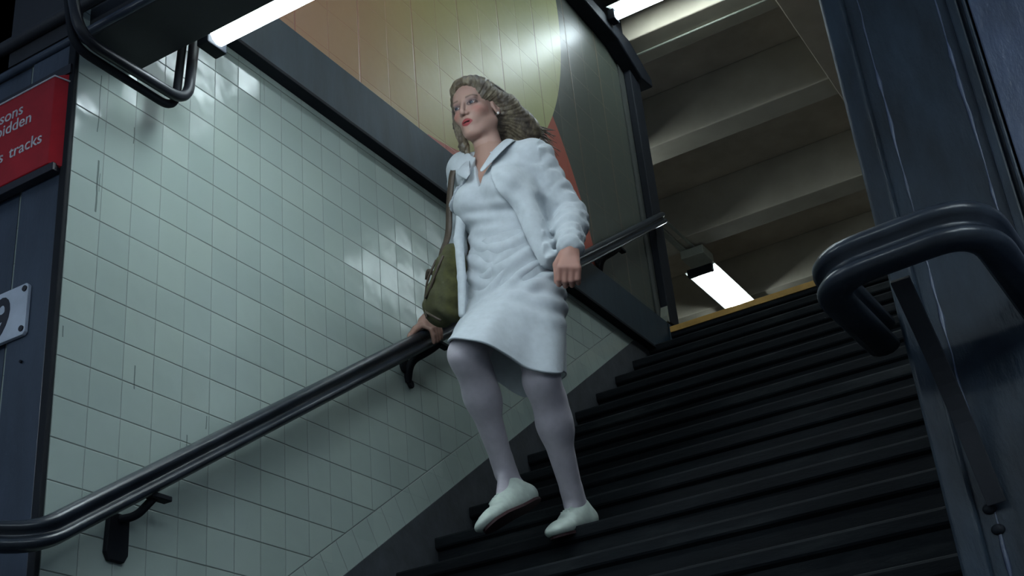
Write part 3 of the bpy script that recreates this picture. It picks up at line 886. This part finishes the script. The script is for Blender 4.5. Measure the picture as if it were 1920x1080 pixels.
# ---- stockings
s = SDF(axis_grid(.35, .95, .004), axis_grid(2.98, 3.75, .004), axis_grid(1.13, 1.85, .004))
legs(s, .0015); feet(s, -.010)
s.allop(lambda v, X, Y, Z: np.maximum(v, Z - 1.72))
me, P = s.mesh('stockings'); o = link('stockings', me, M['stock'], pr, True); smooth_mod(o, 3)

# ---- shoes
for nm, he, to, an, fl_ in (('shoe', heL, toL, anL, 1), ('shoe', heR, toR, anR, 0)):
    d = (to - he); dn = d.normalized(); upv = ((an - he) - dn * (an - he).dot(dn)).normalized()
    if fl_: upv = (Vector((0, 0, 1)) - dn * dn.z).normalized()
    sd = dn.cross(upv).normalized(); S3 = Matrix((sd, dn, upv)).transposed()
    L = d.length + .05; c0 = he - dn * .022
    lo = [min(he[i], to[i], an[i]) - .09 for i in range(3)]; hi = [max(he[i], to[i], an[i]) + .09 for i in range(3)]
    s = SDF(*[np.arange(lo[i], hi[i], .0028) for i in range(3)])
    zf = -.026
    for t, w_, h_, zc in ((.13, .031, .036, .004), (.30, .029, .036, .006), (.52, .033, .033, -.002), (.72, .041, .027, -.007), (.88, .036, .021, -.011)):
        s.ell(c0 + dn * L * t + upv * zc, (w_ + .002, L * .17, h_), S3, .03)
    s.cone(c0 + dn * .035 + upv * .01, c0 + dn * .05 + upv * .045, .034, .033, .02)
    s.cone(c0 + dn * .06 + upv * .035, c0 + dn * L * .55 + upv * .012, .031, .030, .02)
    axn = (an - knL if fl_ else an - knR).normalized()
    s.cone(an - axn * .09, an + axn * .005, .030, .028, .006, True)        # foot opening
    n3 = (np.array(upv), np.array(c0))
    def cut(v, X, Y, Z, a=upv, c=c0, z0=zf):
        d_ = (X - c.x) * a.x + (Y - c.y) * a.y + (Z - c.z) * a.z - z0
        return np.maximum(v, -d_)
    s.allop(cut)
    # throat line and lace rows
    for t in (.42, .48, .54, .60):
        s.cone(c0 + dn * L * t + upv * (.062 - .075 * (t - .4) - .006) - sd * .013, c0 + dn * L * t + upv * (.062 - .075 * (t - .4) - .006) + sd * .013, .0028, .0028, .002)
    me, P = s.mesh('shoe'); o = link('shoe', me, M['shoe'], pr, True); smooth_mod(o, 2)
    out = []
    for i in range(28):
        a = 2 * math.pi * i / 28; t = .5 - .5 * math.cos(a)
        wd = np.interp(t, [0, .04, .15, .4, .7, .9, .98, 1], [0, .018, .031, .029, .041, .032, .015, 0])
        out.append(c0 + dn * (L * (t * 1.0 - .01)) + sd * (wd * (1 if a < math.pi else -1)) + upv * (zf + .001))
    bm = bmesh.new(); A_ = [bm.verts.new(p) for p in out]; B_ = [bm.verts.new(p - upv * .009) for p in out]
    bm.faces.new(A_); bm.faces.new(B_[::-1])
    for i in range(28): j = (i + 1) % 28; bm.faces.new((A_[i], B_[i], B_[j], A_[j]))
    from_bm('sole', bm, M['sole'], o, False)

# ---- dress bodice
def local(X, Y, Z):
    x, y, z = X - pel.x, Y - pel.y, Z - pel.z
    return (x * Lf.x + y * Lf.y + z * Lf.z, x * Fw.x + y * Fw.y + z * Fw.z, x * U.x + y * U.y + z * U.z)
s = SDF(axis_grid(.25, 1.0, .0042), axis_grid(3.08, 3.70, .0042), axis_grid(1.72, 2.68, .0042))
torso(s, .012, .045)
s.ell(B(0, .02, TL * .12), (.155, .105, .15), B3, .05)
def folds(v, X, Y, Z):
    a, b_, c = local(X, Y, Z)
    w1 = np.exp(-((c - .10) / .13) ** 2); w2 = np.exp(-((c - TL * .5) / .05) ** 2)
    g = np.sin((c - 3.6 * (a - .02) ** 2 + .10 * a) * 82 + 1.4 * np.sin(a * 19)) * .0050 * w1
    g2 = np.sin(c * 120 + a * 14 + 2 * np.sin(a * 17)) * .0045 * w2
    g3 = np.sin(a * 60 + c * 25) * .0025 * np.exp(-((c - TL * .85) / .1) ** 2)
    v = v + g + g2 + g3
    # V neckline and open throat
    t = c - TL * .70
    vn = np.maximum(np.abs(a + .0) - .36 * t, -b_ + .02)
    vn = np.maximum(vn, -(t))
    v = np.maximum(v, -vn)
    # top plane
    v = np.maximum(v, c - TL * 1.10)
    return v
s.allop(folds)
me, P = s.mesh('bodice'); o = link('bodice', me, M['dress'], pr, True); smooth_mod(o, 3)
# collar of the dress
bm = bmesh.new()
for q_ in (-1, 1):
    pts = [B(q_ * .062, -.045, TL * 1.10), B(q_ * .070, .01, TL * 1.075), B(q_ * .052, .072, TL * .96), B(q_ * .022, .122, TL * .80)]
    ot = [B(q_ * .090, -.045, TL * 1.055), B(q_ * .112, .02, TL * 1.02), B(q_ * .104, .090, TL * .90), B(q_ * .030, .132, TL * .765)]
    n_ = 10
    def lerp(ps, t):
        t *= len(ps) - 1; i = min(int(t), len(ps) - 2); f = t - i; return ps[i] * (1 - f) + ps[i + 1] * f
    r0 = [bm.verts.new(lerp(pts, i / n_)) for i in range(n_ + 1)]; r1 = [bm.verts.new((lerp(pts, i / n_) + lerp(ot, i / n_)) / 2 + Fw * .006 + U * .003) for i in range(n_ + 1)]
    r2 = [bm.verts.new(lerp(ot, i / n_)) for i in range(n_ + 1)]
    for a_, b_ in ((r0, r1), (r1, r2)):
        for i in range(n_): bm.faces.new((a_[i], a_[i + 1], b_[i + 1], b_[i]))
o = from_bm('collar', bm, M['dress'], pr, True); m = o.modifiers.new('s', 'SOLIDIFY'); m.thickness = .005; m.offset = 1; m = o.modifiers.new('ss', 'SUBSURF'); m.levels = 1; m.render_levels = 2

# ---- skirt: lofted tube from the waist to the hem
hem_px = [(843, 640, 3.07), (858, 634, 3.03), (905, 642, 3.03), (950, 668, 3.12), (990, 690, 3.19), (1040, 702, 3.26), (1056, 697, 3.36), (1058, 704, 3.48), (1030, 732, 3.60), (985, 745, 3.64), (940, 722, 3.60), (905, 690, 3.52), (862, 660, 3.38), (845, 648, 3.22)]
hem = [at(*p) for p in hem_px]
cen = sum(hem, Vector()) / len(hem)
NA = 96
def closed(pts, t):
    n_ = len(pts); t = t * n_; i = int(math.floor(t)); f = t - i
    p0, p1, p2, p3 = (pts[(i + j) % n_] for j in (-1, 0, 1, 2))
    return .5 * ((2 * p1) + (p2 - p0) * f + (2 * p0 - 5 * p1 + 4 * p2 - p3) * f * f + (3 * p1 - p0 - 3 * p2 + p3) * f ** 3)
def ellring(c0, rl, rf, k):
    out = []
    for i in range(len(hem)):
        a = math.atan2((hem[i] - cen).dot(Fw), (hem[i] - cen).dot(Lf))
        out.append(c0 + Lf * rl * math.cos(a) + Fw * rf * math.sin(a))
    return out
rings = [ellring(B(0, .005, .17), .138, .108, 0), ellring(B(0, .004, .07), .158, .122, 0), ellring(B(.0, .004, -.03), .182, .136, 0), None, hem]
mid = ellring(B(-.005, .03, -.09), .195, .175, 0)
rings[3] = [m_ * .62 + h_ * .38 for m_, h_ in zip(mid, hem)]
def cat(ps, t):
    t *= len(ps) - 1; i = min(int(t), len(ps) - 2); f = t - i
    p0 = ps[max(i - 1, 0)]; p1 = ps[i]; p2 = ps[i + 1]; p3 = ps[min(i + 2, len(ps) - 1)]
    return .5 * ((2 * p1) + (p2 - p0) * f + (2 * p0 - 5 * p1 + 4 * p2 - p3) * f * f + (3 * p1 - p0 - 3 * p2 + p3) * f ** 3)
NV = 70; bm = bmesh.new(); vs = []
for j in range(NV + 1):
    t = j / NV; row = []
    for i in range(NA):
        a = i / NA; p = cat([closed(r, a) for r in rings], t)
        axis = cat([B(0, 0, .17), B(0, 0, .07), B(0, 0, -.03), B(0, 0, -.09) * .6 + cen * .4, cen], t)
        nrm = (p - axis); nrm = (nrm - (cen - pel).normalized() * nrm.dot((cen - pel).normalized())).normalized()
        lx = nrm.dot(Lf); fx = nrm.dot(Fw)
        env = math.sin(math.pi * min(1, t * 1.15)) ** .7
        wv_ = .0065 * math.sin(44 * t + 5.5 * lx * lx * 2 + 2.5 * lx + 1.3 * math.sin(4 * lx)) * math.exp(-((t - .42) / .16) ** 2) * (1 + .9 * lx)
        wv_ += .006 * math.sin(7 * math.atan2(fx, lx) + 2 * t) * max(0, t - .45) * 1.2
        wv_ += .009 * math.sin(62 * t - 7 * lx) * math.exp(-((t - .58) / .15) ** 2) * max(0, lx) ** 2
        row.append(bm.verts.new(p + nrm * wv_))
    vs.append(row)
for j in range(NV):
    for i in range(NA):
        k = (i + 1) % NA; bm.faces.new((vs[j][i], vs[j][k], vs[j + 1][k], vs[j + 1][i]))
o = from_bm('skirt', bm, M['dress'], pr, True); m = o.modifiers.new('s', 'SOLIDIFY'); m.thickness = .006; m.offset = 0

# ---- cardigan
s = SDF(axis_grid(.05, 1.08, .0042), axis_grid(3.05, 3.80, .0042), axis_grid(1.80, 2.70, .0042))
torso(s, .022, .05)
s.ell(B(0, -.01, .10), (.175, .135, .17), B3, .05)
s.cone(B(.135, .05, .28), B(.175, .05, .04), .035, .035, .04)
arms(s, .014, .035, .93)
def cfold(v, X, Y, Z):
    a, b_, c = local(X, Y, Z)
    v = v + .0035 * np.sin(a * 70 + c * 38 + 2 * np.sin(c * 20)) * (c < TL * .8)
    # creases round the sleeves
    for A_, B_ in ((shL, elL), (elL, wrL)):
        d = (B_ - A_).normalized(); t = (X - A_.x) * d.x + (Y - A_.y) * d.y + (Z - A_.z) * d.z
        w_ = (a > .19)
        v = v + .0035 * np.sin(t * 130 + a * 25) * w_
    # open front: her right edge far to the side, her left edge slanting outwards
    t = np.clip((TL * .98 - c) / TL, 0, 1.2)
    eL = .028 + .145 * t; eR = -.030 - .16 * np.clip(t * 2.2, 0, 1)
    op = np.maximum(np.maximum(eR - a, a - eL), -b_ + .01)
    v = np.maximum(v, -op)
    # lower hem
    hemz = np.where(a < 0, -.07, .01) 
    v = np.maximum(v, hemz - c) if True else v
    v = np.maximum(v, (c - TL * 1.115))
    # hollow neck
    nk = np.sqrt((a) ** 2 + (b_ - .005) ** 2) - (.062 + .35 * np.clip(c - TL * .98, 0, 1))
    v = np.maximum(v, -np.maximum(nk, TL * .93 - c))
    return v
# keep the sleeves out of the hem cut
full = s.v.copy(); s.allop(cfold)
s2 = SDF(*s.g); arms(s2, .014, .035, .93)
def slf(v, X, Y, Z):
    for A_, B_ in ((shL, elL), (elL, wrL), (shR, elR), (elR, wrR)):
        d = (B_ - A_).normalized(); t = (X - A_.x) * d.x + (Y - A_.y) * d.y + (Z - A_.z) * d.z
        v = v + .0022 * np.sin(t * 120 + X * 60)
    return v
s2.allop(slf); k = .012
h_ = np.clip(.5 + .5 * (s2.v - s.v) / k, 0, 1); s.v = (s2.v * (1 - h_) + s.v * h_ - k * h_ * (1 - h_)).astype(np.float32)
s2 = SDF(*s.g)
fp = [at(868, 380, 3.34), at(860, 450, 3.32), at(866, 520, 3.29), at(866, 590, 3.27)]
for a_, b_, r0_, r1_ in ((fp[0], fp[1], .020, .017), (fp[1], fp[2], .017, .015), (fp[2], fp[3], .015, .012)):
    s2.cone(a_, b_, r0_, r1_, .01); s2.cone(a_ + Vector((-.03, .06, 0)), b_ + Vector((-.03, .06, 0)), r0_, r1_, .03)
h_ = np.clip(.5 + .5 * (s2.v - s.v) / k, 0, 1); s.v = (s2.v * (1 - h_) + s.v * h_ - k * h_ * (1 - h_)).astype(np.float32)
del s2, full
me, P = s.mesh('cardigan'); o = link('cardigan', me, M['cardi'], pr, True); smooth_mod(o, 3)
# ribbed lapel bands
bm = bmesh.new()
# ---- hair
s = SDF(axis_grid(hC.x - .18, hC.x + .36, .0034), axis_grid(hC.y - .16, hC.y + .30, .0034), axis_grid(hC.z - .26, hC.z + .16, .0034))
E = lambda c, r, k=.02, sub=False, m=None: s.ell(H(*c), tuple(a * HS for a in r), H3 if m is None else m, k, sub)
C = lambda a, b, r0, r1, k=.02, sub=False: s.cone(H(*a), H(*b), r0 * HS, r1 * HS, k, sub)
E((0, -.030, .040), (.083, .100, .088))
E((0, -.075, -.02), (.075, .065, .09), .04)
E((0, .020, .075), (.062, .070, .045), .03)
# left side swept back over the ear and out behind
C((.060, .015, .045), (.088, -.06, -.005), .026, .036, .03)
C((.088, -.06, -.005), (.115, -.135, -.085), .040, .036, .03)
C((.105, -.12, -.06), (.130, -.18, -.145), .036, .018, .03)
C((.040, -.12, -.02), (.080, -.16, -.12), .055, .03, .03)
C((0, -.12, -.02), (.02, -.12, -.13), .05, .03, .03)
# right side falling beside the cheek
C((-.058, .015, .045), (-.074, .010, -.03), .022, .018, .02)
C((-.074, .010, -.03), (-.068, .020, -.115), .018, .015, .02)
C((-.068, .020, -.115), (-.060, .020, -.150), .015, .007, .02)
# clear the face and the left ear
s.ell(H(.012, .100, -.045), (.062 * HS, .075 * HS, .105 * HS), H3, .008, True)
s.ell(H(.012, .095, .03), (.050 * HS, .050 * HS, .045 * HS), H3, .008, True)
s.ell(H(.085, .030, -.035), (.040 * HS, .055 * HS, .052 * HS), H3, .010, True)
def strands(v, X, Y, Z):
    x, y, z = X - hC.x, Y - hC.y, Z - hC.z
    a = x * Hl.x + y * Hl.y + z * Hl.z; b_ = x * Hf.x + y * Hf.y + z * Hf.z; c = x * Hu.x + y * Hu.y + z * Hu.z
    ang = np.arctan2(c + .9 * b_ + .02, np.abs(a) + .02)
    return v + .0010 * np.sin(ang * 30 + 5 * np.sin(b_ * 24 + c * 9) + a * 40) + .0012 * np.sin(ang * 71 + a * 90 + 3 * np.sin(c * 31))
s.allop(strands)
me, P = s.mesh('hair'); 
bmh = bmesh.new(); bmh.from_mesh(me)
rnd = random.Random(3)
def lock(p, r):
    pts = [H(*q_) for q_ in p]; n_ = 10; path = [cat(pts, i / n_) for i in range(n_ + 1)]
    sweep(bmh, path, circ(r * 1.5, 5, r * .7), scales=[.5 + 1.0 * math.sin(math.pi * min(.98, .12 + .86 * i / n_)) ** .8 - (.45 * i / n_) for i in range(n_ + 1)])
for i in range(150):
    t = rnd.random(); j = lambda a=.012: rnd.uniform(-a, a)
    if i < 105:      # her left, swept back
        l0 = .012 + .052 * t; f0 = .062 - .045 * t; u0 = .092 - .050 * t
        e = rnd.random()
        lock([(l0, f0, u0), (.055 + .030 * t + j(.006), .01 - .04 * t, .085 - .06 * t + j()), (.083 + .012 * t + j(.01), -.07 + j(), .035 - .05 * t + j(.02)),
              (.105 + j(.02), -.125 + j(.02), -.045 - .03 * t + j(.03)), (.115 + .045 * e + j(.03), -.165 - .05 * e + j(.03), -.12 - .05 * t + j(.035))], .0042)
    else:
        l0 = -.010 - .045 * t; f0 = .058 - .035 * t; u0 = .092 - .04 * t
        lock([(l0, f0, u0), (-.062 - .015 * t, .035 - .02 * t + j(.008), .055 - .03 * t), (-.080 + j(.005), .015 + j(.012), -.02 + j()),
              (-.074 + j(.006), .020 + j(.012), -.09 + j()), (-.062 + j(.010), .020 + j(.012), -.15 + j(.02))], .0036)
me.clear_geometry(); bmh.to_mesh(me); bmh.free()
o = link('hair', me, M['hair'], pr, True)

# ------------------------------------------------------------------ shoulder bag
bg_ = thing('shoulder_bag', tuple(at(830, 610, 3.40)), 'olive green canvas shoulder bag with a brown strap on the woman\'s arm', 'bag')
bt = at(842, 462, 3.33); bb = at(834, 606, 3.37)
bu = (bt - bb).normalized(); BH = (bt - bb).length
bl = (Lf * 1.0 + Fw * .25); bl = (bl - bu * bl.dot(bu)).normalized(); bf = bl.cross(bu).normalized()
if bf.y > 0: bf = -bf
def bag(l, f, u): return bb + bl * l + bf * f + bu * (u * BH)
Q3 = Matrix((bl, bf, bu)).transposed()
s = SDF(*[np.arange(min(bt[i], bb[i]) - .20, max(bt[i], bb[i]) + .20, .0036) for i in range(3)])
s.ell(bag(-.012, 0, .28), (.078, .055, .085), Q3, .05)
s.ell(bag(.012, 0, .52), (.068, .050, .10), Q3, .05)
s.ell(bag(.020, 0, .78), (.040, .038, .065), Q3, .05)
s.ell(bag(.05, 0, .25), (.03, .045, .07), Q3, .04)
s.ell(bag(-.05, 0, .22), (.035, .048, .045), Q3, .03)
def bw(v, X, Y, Z):
    x, y, z = X - bb.x, Y - bb.y, Z - bb.z
    a = x * bl.x + y * bl.y + z * bl.z; c = x * bu.x + y * bu.y + z * bu.z
    return v + .003 * np.sin(a * 60 + 20 * c) * np.cos(c * 40) + .0015 * np.sin(c * 110 + a * 40)
s.allop(bw)
me, P = s.mesh('pouch'); o = link('pouch', me, M['bag'], bg_, True); smooth_mod(o, 3)
# piping seams, flap edge, buckle
bm = bmesh.new()
sweep(bm, rounded_path([bag(.035, .048, .82), bag(.02, .062, .62), bag(-.005, .066, .40), bag(-.035, .060, .30)], .03), circ(.0045, 8)); from_bm('seam', bm, M['leather'], bg_, True)
bm = bmesh.new()
sweep(bm, rounded_path([bag(-.012, .042, .80), bag(-.045, .052, .55), bag(-.062, .045, .25), bag(-.03, .055, .05)], .03), circ(.0040, 8)); from_bm('seam', bm, M['leather'], bg_, True)
bm = bmesh.new()
sweep(bm, rounded_path([bag(-.065, .035, .16), bag(-.02, .060, .10), bag(.05, .055, -.02)], .03), circ(.0045, 8)); from_bm('seam', bm, M['leather'], bg_, True)
bm = bmesh.new(); sweep(bm, rounded_path([bag(-.055, .02, .66), bag(-.080, .025, .72), bag(-.090, .02, .60)], .012), circ(.008, 8)); from_bm('buckle_tab', bm, M['leather'], bg_, True)
bm = bmesh.new()
s0 = at(872, 296, 3.37)
sweep(bm, rounded_path([bag(.0, .030, .55), bag(.006, .036, .86), at(842, 440, 3.36), at(842, 380, 3.34), at(848, 322, 3.33), at(862, 300, 3.34), s0 + Vector((0, .05, .012)), s0 + Vector((.0, .12, -.05)), bag(.02, -.05, .8)], .05), [(-.012, -.003), (.012, -.003), (.012, .003), (-.012, .003)], up=Vector((0, -1, .2)))
from_bm('strap', bm, M['leather'], bg_, True)
